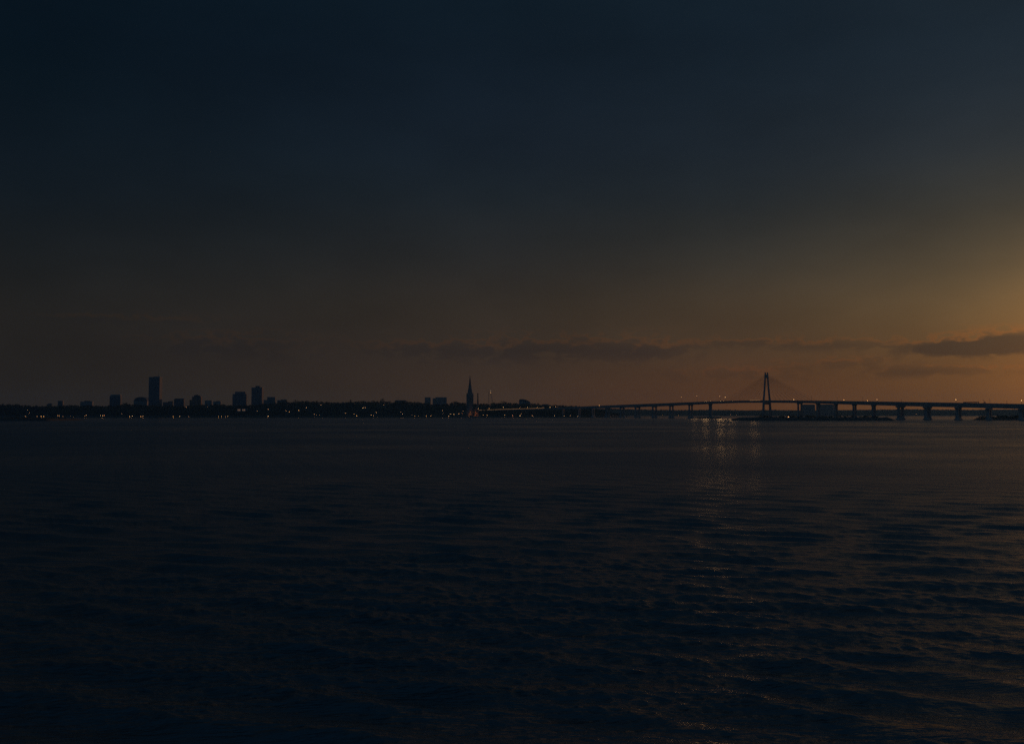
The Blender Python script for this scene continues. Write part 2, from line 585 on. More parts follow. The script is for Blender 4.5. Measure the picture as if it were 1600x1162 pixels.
def make_land():
    xs = np.arange(-3300, 640, 22.0)
    ys = np.concatenate([[SHORE - 12, SHORE - 6, SHORE], np.arange(SHORE + 15, 4700, 22.0), np.arange(4720, 6600, 160.0)])
    XX, YY = np.meshgrid(xs, ys)
    ZZ = land_z(XX, YY)
    ZZ[0] = -2.0
    ZZ[1] = 0.9
    n = len(xs)
    wob = 7 * np.sin(xs / 61.0) + 5 * np.sin(xs / 23.0 + 1)
    YY[:6] = YY[:6] + wob[None]
    i = np.arange(len(ys) - 1)[:, None] * n
    j = np.arange(n - 1)[None]
    Fc = np.stack([i + j, i + j + 1, i + n + j + 1, i + n + j], -1).reshape(-1, 4)
    o = mesh_np('shore', np.stack([XX, YY, ZZ], -1).reshape(-1, 3), Fc, M['soil'], smooth=True)
    tag(o, kind='structure')

make_land()

HILLX = [(560, 640), (820, 636), (900, 635.5), (960, 637), (1000, 638), (1050, 639), (1090, 639.3), (1130, 638.6), (1160, 639.8), (1185, 639.6), (1220, 639),
         (1250, 640), (1300, 640), (1345, 639.2), (1400, 638.2), (1440, 638), (1480, 638.6), (1520, 639), (1550, 638.4), (1600, 638.6), (1700, 637), (1900, 638), (2300, 640)]
HY = 6300.0
HPX = np.array([p[0] for p in HILLX], float); HPY = np.array([p[1] for p in HILLX], float)

def hill_top(X):
    px = 800 + np.asarray(X) / (HY + 500) * SX
    return CAM_H + (645 - np.interp(px, HPX, HPY)) * (HY + 500) / SX

def hill_z(X, Y):
    t = np.clip((Y - HY) / 500.0, 0, 1)
    zt = hill_top(X) - 9
    return 3 + (zt - 3) * (t * 0.5 + t * t * (3 - 2 * t) * 0.5)

def make_hills():
    xs = np.arange(-1000, 7400, 16.0)
    ys = np.concatenate([[HY - 15, HY - 5], np.arange(HY, HY + 520, 26.0), [HY + 900, HY + 1600]])
    XX, YY = np.meshgrid(xs, ys)
    g = np.random.default_rng(3)
    ZZ = hill_z(XX, YY) + g.normal(0, 1.4, XX.shape)
    ZZ[0] = -2
    ZZ[1] = 0.8
    n = len(xs)
    i = np.arange(len(ys) - 1)[:, None] * n
    j = np.arange(n - 1)[None]
    Fc = np.stack([i + j, i + j + 1, i + n + j + 1, i + n + j], -1).reshape(-1, 4)
    o = mesh_np('hills', np.stack([XX, YY, ZZ], -1).reshape(-1, 3), Fc, M['soil'], smooth=False)
    tag(o, kind='structure')

make_hills()

# ------------------------------------------------------------------ foliage
def crown_quads(cx, cy, cz, rx, rz, n, g, size=1.5):
    """n leaf clumps through an uneven crown; returns (4n,3)"""
    k = max(2, n // 18)
    lob = g.normal(0, 0.45, (k, 3)); lob[:, 2] *= 0.8
    c = lob[g.integers(0, k, n)] + g.normal(0, 0.33, (n, 3))
    P = np.stack([cx + c[:, 0] * rx, cy + c[:, 1] * rx, cz + c[:, 2] * rz], -1)
    u = g.normal(0, 1, (n, 3)); u /= np.linalg.norm(u, axis=1, keepdims=True)
    w = np.cross(u, g.normal(0, 1, (n, 3))); w /= np.linalg.norm(w, axis=1, keepdims=True)
    s = size * g.uniform(0.6, 1.3, (n, 1))
    return np.stack([P - u * s - w * s * .7, P + u * s - w * s * .5, P + u * s * .8 + w * s * .7, P - u * s * .7 + w * s * .6], 1).reshape(-1, 3)

# lamps on the left shore: (x, y, kind) in the photograph; turned into places on the land below
SHORE_LAMPS = [(5, 649, 'd'), (13.5, 647.5, 'a'), (36, 648.5, 'd'), (40, 647, 'd'), (43, 637.5, 'w'), (46, 641.5, 'd'), (58, 647, 'd'), (64.5, 647, 'a'), (68.3, 647, 'a'),
    (83, 648, 'd'), (90.5, 646, 'a'), (92.5, 646, 'd'), (98, 647, 'd'), (102.5, 648.5, 'a'), (110, 646.5, 'a'), (114.5, 647.2, 'w'), (121, 647.5, 'd'), (128, 647.5, 'd'),
    (132, 646.5, 'a'), (135, 645, 'd'), (157, 646, 'w'), (160.2, 646, 'w'), (163, 645.5, 'r'), (175.5, 647.5, 'w'), (190, 643, 'd'), (202.5, 647, 'a'),
    (207, 646.5, 'w'), (220, 647, 'a'), (223.5, 646.5, 'd'), (235.5, 648, 'd'), (250.5, 648.5, 'd'), (266, 647.5, 'w'), (271, 647, 'a'),
    (280.5, 647, 'w'), (290, 633, 'd'), (295, 647, 'd'), (298, 647.5, 'a'), (306, 647.5, 'a'), (324, 632.5, 'a'), (341.5, 647, 'a'), (346, 647, 'a'), (352, 647, 'd'),
    (356, 647, 'w'), (363.5, 647.5, 'd'), (385, 648.5, 'd'), (389, 648, 'd'), (401, 647.5, 'w'), (402, 639, 'd'), (419, 646.5, 'w'), (419, 636, 'd'),
    (434.5, 647.5, 'd'), (437, 647.5, 'a'), (447, 638.5, 'a'), (452.5, 640, 'a'), (467, 638, 'a'), (479, 633.5, 'd'), (491, 643.5, 'd'), (495, 645, 'a'),
    (499, 645.5, 'a'), (501.5, 629.5, 'd'), (519, 648, 'd'), (529, 648, 'a'), (532, 648, 'd'), (540, 642, 'd'), (553.5, 644, 'a'), (557, 646, 'a'), (567, 634, 'w'),
    (571, 633.5, 'd'), (580, 645, 'a'), (583.5, 646, 'd'), (588, 641, 'd'), (600, 629.5, 'd'), (626, 640, 'd'), (629, 643, 'd'), (644, 645, 'd'),
    (648, 646.5, 'a'), (654, 647, 'a'), (666, 646.5, 'a'), (673, 646, 'a'), (678.5, 647.5, 'w'), (682, 647.5, 'w'), (691, 638, 'a'), (692, 643, 'd'), (701, 646.5, 'd'),
    (704, 643.7, 'w'), (709, 643.7, 'w'), (717, 643, 'd'), (722, 642.7, 'r'), (723.5, 638.5, 'd'),
    (755, 645, 'a'), (761, 645.5, 'a'), (788.5, 645, 'a'), (801, 645.5, 'r'), (812.5, 646, 'w'), (814.5, 643, 'd'), (832, 646, 'd'), (846, 648, 'd'),
    (853, 648, 'a'), (866, 645.8, 'w'), (863, 648, 'd'), (882, 646.5, 'w'), (891, 646, 'd'), (903, 646.3, 'w'), (906, 646.7, 'a')]

lamp_spots = []
for (x, y, k) in SHORE_LAMPS:
    Y = SHORE + 22
    best = None
    while Y < Y_RIDGE + 10:
        p = at(x, y, Y)
        hgt = p[2] - float(land_z(p[0], Y))
        if hgt < 10.5:
            break
        Y += 6
    lamp_spots.append((p[0], Y, float(land_z(p[0], Y)), max(p[2] - float(land_z(p[0], Y)), 5.0), k, x, y))
LX = np.array([p[0] for p in lamp_spots]); LY = np.array([p[1] for p in lamp_spots])

def make_woods():
    g = np.random.default_rng(21)
    out = []
    n_tree = 0
    clear = [(725, 750)]
    for Y in np.arange(SHORE + 26, Y_RIDGE + 40, 17.0):
        for X in np.arange(-3250, 560, 11.0):
            x, yy = X + g.uniform(-6, 6), Y + g.uniform(-9, 9)
            zg = float(land_z(x, yy))
            px = 800 + x / yy * SX
            if px > 930 and g.random() < (px - 930) / 50:
                continue
            h = g.uniform(8, 15.5)
            if yy < SHORE + 70:
                h *= 0.55 + 0.2 * g.random()
            near = (np.abs(LX * (yy / LY) - x) < 12.0) & (LY > yy - 8) & (LY < yy + 140)
            if near.any():
                if (LY[near] > yy + 45).all():
                    h = min(h, 6.0)
                else:
                    continue
            if 722 < px < 753 and yy < SHORE + 130:
                continue
            out.append(crown_quads(x, yy, zg + h * 0.55, h * 0.45, h * 0.42, 26 if yy > Y_RIDGE - 60 else 16, g, h * 0.15))
            n_tree += 1
    V = np.concatenate(out)
    o = mesh_np('woods', V, np.arange(len(V)).reshape(-1, 4), M['leaf'])
    tag(o, 'dark wooded slope behind the lamps of the far shore', 'woods', kind='stuff')
    # woods over the far hills
    out = []
    for Y in np.arange(HY + 30, HY + 520, 45.0):
        for X in np.arange(-350, 4800, 17.0):
            x, yy = X + g.uniform(-9, 9), Y + g.uniform(-20, 20)
            h = g.uniform(6, 10)
            out.append(crown_quads(x, yy, float(hill_z(x, yy)) + h * .4, h * .9, h * .42, 10, g, h * .26))
    V = np.concatenate(out)
    o = mesh_np('woods', V, np.arange(len(V)).reshape(-1, 4), M['leaf'])
    tag(o, 'hazy wooded hills far beyond the bridge piers', 'woods', kind='stuff')

make_woods()

def tree(x, ytop, Y, wid, label, zg=None, n=90):
    """one tree that stands out of the skyline"""
    g = np.random.default_rng(int(x * 10))
    px, _, ztop = at(x, ytop, Y)
    if zg is None:
        zg = float(land_z(px, Y))
    h = max(ztop - zg, 5)
    root = empty('tree', (px, Y, zg))
    m = MB().tube((0, 0, -1), (0.3, 0, h * .55), 0.5, 0.28)
    for q in range(5):
        a = q * 1.3
        m.tube((0.15, 0, h * (.3 + .05 * q)), (cos(a) * wid * .3, sin(a) * wid * .3, h * (.55 + .06 * q)), 0.2, 0.08, 5)
    m.build('trunk', M['bark'], root)
    V = crown_quads(0, 0, h * .66, wid * .42, h * .27, n, g, 1.5)
    V[:, 2] = np.minimum(V[:, 2], h)
    mesh_np('crown', V, np.arange(len(V)).reshape(-1, 4), M['leaf'], root)
    tag(root, label, 'tree', 'trees standing out of the wooded skyline')

for (x, y, w, label) in [
    (14, 630.6, 24, 'broad dark tree at the far left end of the wooded shore'),
    (26, 630.4, 16, 'small round treetop just right of the broad tree at the far left'),
    (197, 628.6, 40, 'wide low crown rising between the boxy block and the domed block'),
    (445, 624.6, 22, 'tall crown just right of the grey flat-roofed block with its slanted side'),
    (463, 624.4, 34, 'wide flat-topped crown, the first big one right of the stepped blocks'),
    (480, 625.6, 22, 'round treetop right beside the wide flat-topped crown'),
    (548, 624, 12, 'small pointed treetop breaking the level middle of the wooded skyline'),
    (565, 625.2, 22, 'low round crown right of the small pointed treetop'),
    (584, 625.0, 16, 'treetop just left of the tallest twin crown of the ridge'),
    (597, 622.2, 20, 'tallest crown of the wooded ridge with a dim light beneath it'),
    (712, 626.6, 24, 'round crown just left of the church spire'),
    (787, 626.2, 44, 'broad domed crown right of the twin masts'),
    (772, 628.2, 24, 'low crown at the foot of the twin masts'),
    (840, 629.8, 20, 'low crown leaning on the round-backed hall'),
]:
    tree(x, y, Y_RIDGE - 10, w, label)

# ------------------------------------------------------------------ islets
def islet(name, x0, x1, Y0, Y1, hmax, label, seed, shrubs, sh=(2, 5), flat_left=0.0):
    g = np.random.default_rng(seed)
    X0, X1 = (x0 - 800) / SX * Y0, (x1 - 800) / SX * Y0
    nx, ny = max(24, int((X1 - X0) / 6)), 14
    u = np.linspace(0, 1, nx); v = np.linspace(0, 1, ny)
    U, Vv = np.meshgrid(u, v)
    edge = np.minimum(np.minimum(U / .05, (1 - U) / .05), 1)
    prof = np.clip(np.sin(pi * Vv) * 2.2, 0, 1) ** 0.6 * np.clip(edge, 0, 1) ** 0.6
    bump = 0.85 + 0.13 * np.sin(U * 17 + seed) * np.sin(U * 41) + g.normal(0, .07, U.shape)
    Z = hmax * prof * bump - 1.0 * (prof < .05)
    XX = X0 + (X1 - X0) * U + g.normal(0, .6, U.shape)
    YY = Y0 + (Y1 - Y0) * (Vv + .0 * U) + 12 * np.sin(U * 9 + seed) * (1 - prof)
    i = np.arange(ny - 1)[:, None] * nx
    j = np.arange(nx - 1)[None]
    Fc = np.stack([i + j, i + j + 1, i + nx + j + 1, i + nx + j], -1).reshape(-1, 4)
    o = mesh_np(name, np.stack([XX, YY, Z], -1).reshape(-1, 3), Fc, M['rock'])
    tag(o, kind='structure')
    if shrubs:
        out = []
        for _ in range(shrubs):
            a, b = g.uniform(.03 + flat_left, .97), g.uniform(.2, .8)
            ii, jj = int(b * (ny - 1)), int(a * (nx - 1))
            h = g.uniform(*sh)
            out.append(crown_quads(XX[ii, jj], YY[ii, jj], Z[ii, jj] + h * .4, h * .7, h * .4, 24, g, h * .2))
        V = np.concatenate(out)
        s = mesh_np('scrub', V, np.arange(len(V)).reshape(-1, 4), M['leaf'])
        tag(s, label, 'scrub', kind='stuff')

islet('islet', 1171, 1406, 2250, 2480, 9.5, 'low dark scrub on the long islet under the cable tower', 4, 150, (2.5, 6.5), 0.12)
islet('islet', 1557, 1640, 2420, 2560, 5, 'bushy scrub on the small islet near the right end of the bridge', 9, 110, (5, 11))
islet('shoal', -40, 70, 2215, 2420, 6.5, 'flat dark scrub on the shoal at the left of the water', 6, 120, (1.5, 4.5))
islet('islet', 1097, 1131, 3330, 3470, 5.0, None, 12, 0)

# ------------------------------------------------------------------ the bridge
# along the deck: x in the photograph, depth Y, y of deck top, girder depth in pixels
DECK = [(1720, 2270, 632.6, 8.8), (1660, 2310, 631.6, 8.6), (1600, 2372, 630.6, 8.2), (1545, 2430, 629.6, 8.0), (1497, 2482, 628.7, 7.6), (1449, 2540, 628.0, 7.2), (1408, 2612, 627.3, 6.8), (1368, 2690, 626.7, 6.2),
        (1321, 2785, 626.0, 5.6), (1275, 2880, 625.5, 4.6), (1250, 2945, 625.3, 4.2), (1198, 3080, 625.1, 3.9), (1150, 3240, 625.7, 3.6), (1110, 3400, 626.9, 3.9), (1079, 3520, 628.0, 4.3), (1049, 3640, 629.2, 4.6),
        (1022, 3740, 630.2, 4.8), (995, 3840, 631.2, 4.8), (972, 3920, 632.1, 4.6), (949, 3990, 633.0, 4.3), (900, 4085, 635.2, 3.4), (860, 4150, 637.0, 2.7), (800, 4230, 638.9, 2.0), (748, 4285, 640.5, 1.6)]
dk = np.array(DECK, float)
order = np.argsort(dk[:, 0])
dk = dk[order]

def smooth_interp(xq, xs, ys):
    """monotone-ish cubic through the points"""
    d = np.gradient(ys, xs)
    i = np.clip(np.searchsorted(xs, xq) - 1, 0, len(xs) - 2)
    h = xs[i + 1] - xs[i]
    t = (xq - xs[i]) / h
    return (2 * t**3 - 3 * t**2 + 1) * ys[i] + (t**3 - 2 * t**2 + t) * h * d[i] + (-2 * t**3 + 3 * t**2) * ys[i + 1] + (t**3 - t**2) * h * d[i + 1]

def deck_at(x):
    Y = float(smooth_interp(np.array([x]), dk[:, 0], dk[:, 1])[0])
    yt = float(smooth_interp(np.array([x]), dk[:, 0], dk[:, 2])[0])
    th = float(np.interp(x, dk[:, 0], dk[:, 3]))
    p = Vector(at(x, yt, Y))
    return p, th * Y / SX

def deck_frame(x):
    p, th = deck_at(x)
    q, _ = deck_at(x - 3)
    r, _ = deck_at(x + 3)
    d = (r - q); d.z = 0; d.normalize()      # pointing right along the deck
    n = Vector((d.y, -d.x, 0))               # towards the camera side
    if n.y > 0: n = -n
    return p, th, d, n

HALF_W = 12.0
bridge = empty('cable_stayed_bridge', (deck_at(1198)[0].x, 3080, 0))
B0 = Vector(bridge.location)
tag(bridge, 'long dark concrete bridge with one cable-stayed tower across the bay', 'bridge')

xs_d = list(np.arange(748, 1720, 4.0))
prof_rings, rail_rings, far_rail, road_rings = [], [], [], []
for x in xs_d:
    p, th, d, n = deck_frame(x)
    p = p - B0
    prof_rings.append([tuple(p + n * HALF_W + Vector((0, 0, -1.0))), tuple(p + n * (HALF_W - .1) + Vector((0, 0, -2.2))), tuple(p + n * (HALF_W - 2.5) + Vector((0, 0, -th))),
                       tuple(p - n * (HALF_W - 2.5) + Vector((0, 0, -th))), tuple(p - n * (HALF_W - .1) + Vector((0, 0, -2.2))), tuple(p - n * HALF_W + Vector((0, 0, -1.0)))])
    road_rings.append([tuple(p + n * (s * (HALF_W - .5)) + Vector((0, 0, z))) for s, z in ((1, -.95), (1, -.9), (-1, -.9), (-1, -.95))])
    for lst, s in ((rail_rings, 1), (far_rail, -1)):
        lst.append([tuple(p + n * (s * (HALF_W - .02)) + Vector((0, 0, -1.02))), tuple(p + n * (s * (HALF_W - .42)) + Vector((0, 0, -1.02))),
                    tuple(p + n * (s * (HALF_W - .42)) + Vector((0, 0, -.55))), tuple(p + n * (s * (HALF_W - .02)) + Vector((0, 0, -.55)))])
MB().loft(prof_rings).build('deck', M['concrete'], bridge)
MB().loft(road_rings).build('roadway', M['asphalt'], bridge)
MB().loft(rail_rings).build('parapet', M['concrete'], bridge)
MB().loft(far_rail).build('parapet', M['concrete'], bridge)

def bent(x, col_r, gap, cap=True, foot=True, wide=1.0, over=2.0):
    """one pier: two columns under a cross head on a footing"""
    p, th, d, n = deck_frame(x)
    rz = atan2(n.y, n.x) + pi / 2
    root = empty('pier', (p.x - B0.x, p.y - B0.y, 0), rz + 0.0)
    root.parent = bridge
    ztop = p.z - th - 0.05
    # local: Y axis runs across the deck
    hc = 3.4 * wide
    for s in (-1, 1):
        m = MB()
        m.loft([[(a * col_r * k, s * gap / 2 + b * col_r * k, z) for a, b in ((-1, -.8), (-.8, -1), (.8, -1), (1, -.8), (1, .8), (.8, 1), (-.8, 1), (-1, .8))]
                for k, z in ((1.25, 0), (1.0, ztop * .35), (.95, ztop - hc))])
        m.build('column', M['concrete'], root)
    if cap:
        g2 = gap / 2 + col_r
        m = MB().loft([[(a * col_r * 1.15, b * e, z) for a, b in ((-1, -1), (1, -1), (1, 1), (-1, 1))]
                       for e, z in ((g2 * 1.02, ztop - hc - .02), (g2 + over, ztop - hc * .5), (g2 + over, ztop))])
        m.build('cap', M['concrete'], root)
    if foot:
        g2 = gap / 2 + col_r
        m = MB().loft([[(a * (col_r + e), b * (g2 + e), z) for a, b in ((-1, -.7), (-.7, -1), (.7, -1), (1, -.7), (1, .7), (.7, 1), (-.7, 1), (-1, .7))]
                       for e, z in ((4.2, -3), (4.0, 3.0), (1.4, 5.5))])
        m.build('footing', M['concrete'], root)
    return root

for x, r, gap in [(1651, 4.0, 19), (1596, 4.0, 19), (1545, 3.9, 19), (1497, 3.9, 19), (1449, 3.8, 18.5), (1407, 3.6, 17), (1365, 2.5, 10), (1335, 2.4, 10), (1306, 2.4, 9), (1278, 2.2, 9), (1249.5, 2.4, 14),
                  (1079, 2.7, 13), (1049, 2.7, 14), (1022.5, 2.8, 17), (996, 3.0, 22), (972, 2.8, 20), (949.5, 3.0, 20), (927, 2.4, 16), (905, 2.2, 14), (880, 2.0, 12)]:
    bent(x, r, gap, wide=1.5 if x > 1400 else 1.0, over=6.0 if x > 1400 else 2.0)

# lamplight on the near parapet, put in as glowing strips: viaduct, tower side
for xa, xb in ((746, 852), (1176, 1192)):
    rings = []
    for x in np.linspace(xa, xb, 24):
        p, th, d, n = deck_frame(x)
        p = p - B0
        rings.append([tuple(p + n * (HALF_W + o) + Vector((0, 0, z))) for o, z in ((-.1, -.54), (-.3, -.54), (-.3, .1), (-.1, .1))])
    MB().loft(rings).build('painted_rail_glow', PAINTED_RAIL_GLOW, bridge)

# the single broad pier on its own islet
p, th, d, n = deck_frame(1110)
root = empty('pier', (p.x - B0.x, p.y - B0.y, 0), atan2(n.y, n.x) + pi / 2)
root.parent = bridge
zt = p.z - th - .05
MB().loft([[(a * 5.2 * k, b * 5.6 * k, z) for a, b in ((-1, -.7), (-.7, -1), (.7, -1), (1, -.7), (1, .7), (.7, 1), (-.7, 1), (-1, .7))]
           for k, z in ((1.0, 0), (.92, zt * .5), (.95, zt - 5), (1.35, zt))]).build('column', M['concrete'], root)
MB().loft([[(a * 14 * k, b * 14 * k, z) for a, b in ((-1, -.7), (-.7, -1), (.7, -1), (1, -.7), (1, .7), (.7, 1), (-.7, 1), (-1, .7))]
           for k, z in ((1.6, -2), (1.5, 3.5), (.5, 7))]).build('footing', M['concrete'], root)

# the tower: an A of two inclined legs straddling the deck
tp, tth, td, tn = deck_frame(1198)
TOPZ = at(1198, 581.6, 3080)[2]
tpl = tp - B0
def leg_ring(c, a, b):
    return [tuple(c + td * (sx * a) + tn * (sy * b)) for sx, sy in ((-1, -1), (1, -1), (1, 1), (-1, 1))]
for s in (-1, 1):
    rings = []
    for z, off, a, b in ((-2, 16.5, 3.6, 3.6), (30, 15.0, 3.1, 3.1), (tp.z, 13.2, 2.5, 2.5), (tp.z + 50, 7.8, 2.1, 2.1), (TOPZ, 4.6, 1.8, 1.7)):
        c = Vector((tpl.x, tpl.y, z)) + tn * (s * off)
        rings.append(leg_ring(c, a, b))
    MB().loft(rings).build('tower_leg', M['concrete'], bridge)
for nm, z0, z1, hw in (('tower_head', TOPZ - 20, TOPZ - 8, 3.2), ('crossbeam', tp.z - tth - 6.5, tp.z - tth - .3, 9.6)):
    m = MB()
    rings = [[tuple(Vector((tpl.x, tpl.y, z)) + td * (sx * 1.9) + tn * (sy * hw)) for sx, sy in ((-1, -1), (1, -1), (1, 1), (-1, 1))] for z in (z0, z1)]
    m.loft(rings)
    m.build(nm, M['concrete'], bridge)
MB().loft([[tuple(Vector((tpl.x, tpl.y, z)) + td * (sx * 9 * k) + tn * (sy * 23 * k)) for sx, sy in ((-1, -.6), (-.6, -1), (.6, -1), (1, -.6), (1, .6), (.6, 1), (-.6, 1), (-1, .6))]
           for k, z in ((1.2, -3), (1.1, 4), (.95, 6))]).build('footing', M['concrete'], bridge)
# stay cables, two planes, a fan each way
for side, xa, xb in ((-1, 1187, 1136), (1, 1209, 1272)):
    for i in range(10):
        f = i / 9.0
        x = xa + (xb - xa) * f
        dp, _, _, dn = deck_frame(x)
        for s in (-1, 1):
            a = dp - B0 + dn * (s * (HALF_W - .6)) + Vector((0, 0, -.3))
            zt = tp.z + 50 + (TOPZ - 9 - tp.z - 50) * (0.25 + .75 * f)
            off = np.interp(zt, [tp.z, tp.z + 50, TOPZ], [12.9, 7.5, 4.4])
            b = Vector((tpl.x, tpl.y, zt)) + tn * (s * off) + td * (side * 2.0)
            MB().tube(a, b, 0.22, n=5).build('stay_cable', M['cable'], bridge)

# ------------------------------------------------------------------ lamps
def lamp_proto(name, kind, h, head=1.0, pole=0.22):
    r = empty(name, (0, 0, 0))
    m = MB().tube((0, 0, -0.5), (0, 0, h), pole * 1.3, pole * .8)
    m.tube((0, 0, h), (0, -1.2, h + .25), pole * .7, pole * .6, 5)
    m.build('pole', M['steel'], r)
    MB().lathe([(0.05, -.8), (.72, -.55), (1.0, 0), (.75, .55), (.1, .75)], 8).build('lamp_head', LAMP[kind], r)
    hd = r.children[-1]
    hd.location = (0, -1.2, h)
    hd.scale = (head, head, head)
    return r

KIND = {'a': 'amber', 'w': 'warm', 'd': 'dim', 'r': 'red'}
KWORD = {'a': 'amber', 'w': 'pale yellow', 'd': 'dim', 'r': 'reddish'}
MARKS = [(0, 'beside the dark shoal'), (60, 'below the small peaked house'), (88, 'below the narrow square block'), (122, 'below the long stepped block'), (150, 'below the boxy capped block'),
         (198, 'below the domed block'), (230, 'below the tall slab tower'), (254, 'just right of the slab tower'), (288, 'below the stepped crown block'), (318, 'below the pair of low roofs'),
         (360, 'below the wide stepped-top block'), (393, 'below the tall capped block'), (414, 'below the slanted-side block'), (440, 'below the wide flat crown of trees'),
         (487, 'below the level stretch of woods'), (545, 'below the small pointed treetop'), (576, 'below the tallest crown of the ridge'), (610, 'below the flat-roofed lodge'), (650, 'below the pair of wide hazy blocks'),
         (700, 'just left of the church'), (750, 'under the viaduct start beside the church'), (785, 'below the viaduct under the domed crown'), (810, 'below the viaduct under the round-backed hall'),
         (840, 'below the viaduct where it climbs'), (876, 'under the viaduct by its first piers')]
ORD = ['first', 'second', 'third', 'fourth', 'fifth', 'sixth', 'seventh', 'eighth', 'ninth', 'tenth', 'eleventh']
def mark_of(x):
    m = MARKS[0][1]
    for a, t in MARKS:
        if x >= a: m = t
    return m
buckets = {}
for sp_ in sorted(lamp_spots, key=lambda s: s[5]):
    hi = sp_[6] < 644.5
    buckets.setdefault((mark_of(sp_[5]), sp_[4], hi), []).append(sp_)
proto = {}
for (mk, k, hi), lst in buckets.items():
    for i, (X, Y, zg, h, k, x, y) in enumerate(lst):
        if k not in proto:
            o = proto[k] = lamp_proto('street_lamp', KIND[k], 10.0, 1.6 if k == 'd' else 1.7)
        else:
            o = copy_tree(proto[k])
        o.location = (X, Y, zg + h - 10.0)
        where = 'up among the trees ' if hi else 'by the water '
        lab = f"{KWORD[k]} lamp {where}{mk}"
        if len(lst) > 1:
            lab += f", {ORD[i]} of {len(lst)}"
        tag(o, lab, 'street lamp', 'lamps along the wooded shore')

# lamps on the bridge; lit ones glow, unlit are bare posts
BL = [(749, 638, 'w', 'pale yellow lamp at the very start of the viaduct, by the orange lit gable'), (766, 637.8, 'a', 'amber lamp on the viaduct below the twin masts'),
      (788, 635.8, 'w', 'pale yellow lamp on the viaduct in front of the domed crown'), (814, 636.6, 'a', 'amber lamp on the viaduct in front of the round-backed hall, left side'),
      (826, 636.4, 'w', 'pale yellow lamp on the viaduct in front of the round-backed hall, right side'), (841, 636.4, 'd', 'dim lamp on the viaduct just right of the round-backed hall'),
      (850, 636.2, 'd', 'dim lamp on the viaduct in front of the small low block'), (861, 635.8, 'w', 'pale yellow lamp on the viaduct just right of the small low block'),
      (870, 635.4, 'd', 'dim lamp on the viaduct where the woods run out'), (939, 633.2, 'a', 'lone amber lamp on the deck above the closely set left piers'),
      (1069, 620.4, 'd', 'tall dim lamp post left of the single broad pier, farther from it'), (1093, 618.2, 'd', 'tall dim lamp post left of the single broad pier, nearer to it'),
      (1129.5, 619, 'd', 'tall dim lamp post at the outer end of the left cables'), (1138, 620.6, 'w', 'tall pale lamp post where the outermost left cable meets the deck'),
      (1245, 624.2, 'w', 'low pale lamp above the first pier right of the tower'), (1323, 624.8, 'a', 'amber lamp on the deck in the middle of the long islet'),
      (1360, 625.6, 'a', 'amber lamp on the deck near the right end of the long islet'), (1375, 624.2, 'd', 'dim lamp on the deck just right of the long islet'),
      (1496, 624.4, 'w', 'pale yellow lamp on the deck above a flared pier, left of the truck'), (1598, 625.6, 'w', 'pale yellow lamp at the right edge of the picture'),
      (1272, 619, None, 'dark lamp post where the outermost right cable meets the deck'), (1312, 621, None, 'bare dark lamp post on the deck over the islet scrub'),
      (1352, 620.6, None, 'bare dark lamp post on the deck just left of an amber lamp'), (1412.5, 623.6, None, 'bare dark lamp post above the first flared pier'),
      (1452, 624.2, None, 'bare dark lamp post above the second flared pier'), (1548.5, 622.8, None, 'tall bare lamp post standing right of the truck crane'), (1575, 626, None, 'short bare post between the truck crane and the right edge')]
unlit = None
for (x, y, k, lab) in BL:
    p, th, d, n = deck_frame(x)
    zt = at(x, y, p.y)[2]
    base = p + n * (HALF_W - 1.0) + Vector((0, 0, -.9))
    h = zt - base.z
    r = empty('street_lamp', tuple(base), atan2(n.y, n.x) - pi / 2)
    m = MB().tube((0, 0, 0), (0, 0, h), .38, .25, 6)
    m.tube((0, 0, h), (0, 2.2, h + .3), .22, .16, 5)
    m.build('pole', M['steel'], r)
    hm = MB().lathe([(0.05, -.75), (.8, -.5), (1.0, 0), (.75, .5), (.1, .7)], 8)
    hd = hm.build('lamp_head', LAMP[KIND[k]] if k else M['steel'], r)
    hd.location = (0, 2.2, h)
    hd.scale = (.8, .8, .5) if not k else (.8, .8, .8)
    tag(r, lab, 'street lamp', 'lamp posts along the bridge')

# lights on the far shore seen under the bridge
FAR = [(939, 647, 'w', 'bright lamp on the far shore between the closely set left piers'), (950, 643, 'd', 'dim lamp on the hazy shore between the columns of a left pier'), (965, 646, 'd', 'dim lamp on the hazy shore right of the leftmost wide pier'),
       (982, 646.6, 'a', 'amber lamp on the far shore, left one of a close pair between piers'), (986, 646.8, 'a', 'amber lamp on the far shore, right one of a close pair between piers'),
       (1003, 646.8, 'a', 'amber lamp on the far shore, left one of three in a row between piers'), (1008, 646.6, 'a', 'amber lamp on the far shore, middle one of three in a row between piers'), (1012.5, 646.8, 'w', 'pale lamp on the far shore, right one of three in a row between piers'),
       (1035, 646.6, 'a', 'amber lamp on the far shore between two twin-column piers, alone in its gap'), (1060, 646.4, 'a', 'amber lamp on the far shore just left of the last twin-column pier'), (1083, 647, 'r', 'reddish lamp on the far shore right behind the last twin-column pier'),
       (1141.5, 645.5, 'd', 'dim lamp on the far hills under the cables, the left one of two'), (1151.5, 646, 'd', 'dim lamp on the far hills under the cables, the right one of two'),
       (1278, 645.8, 'a', 'amber lamp at the foot of a hazy building right of the tower'), (1350.5, 646.6, 'a', 'amber lamp beside a pier over the scrubby islet'),
       (1432, 644.5, 'd', 'dim lamp on the far hills between the first two flared piers'), (1464, 646.6, 'r', 'reddish lamp on the far shore right of the second flared pier'), (1564, 647, 'd', 'dim lamp behind the bushy small islet')]
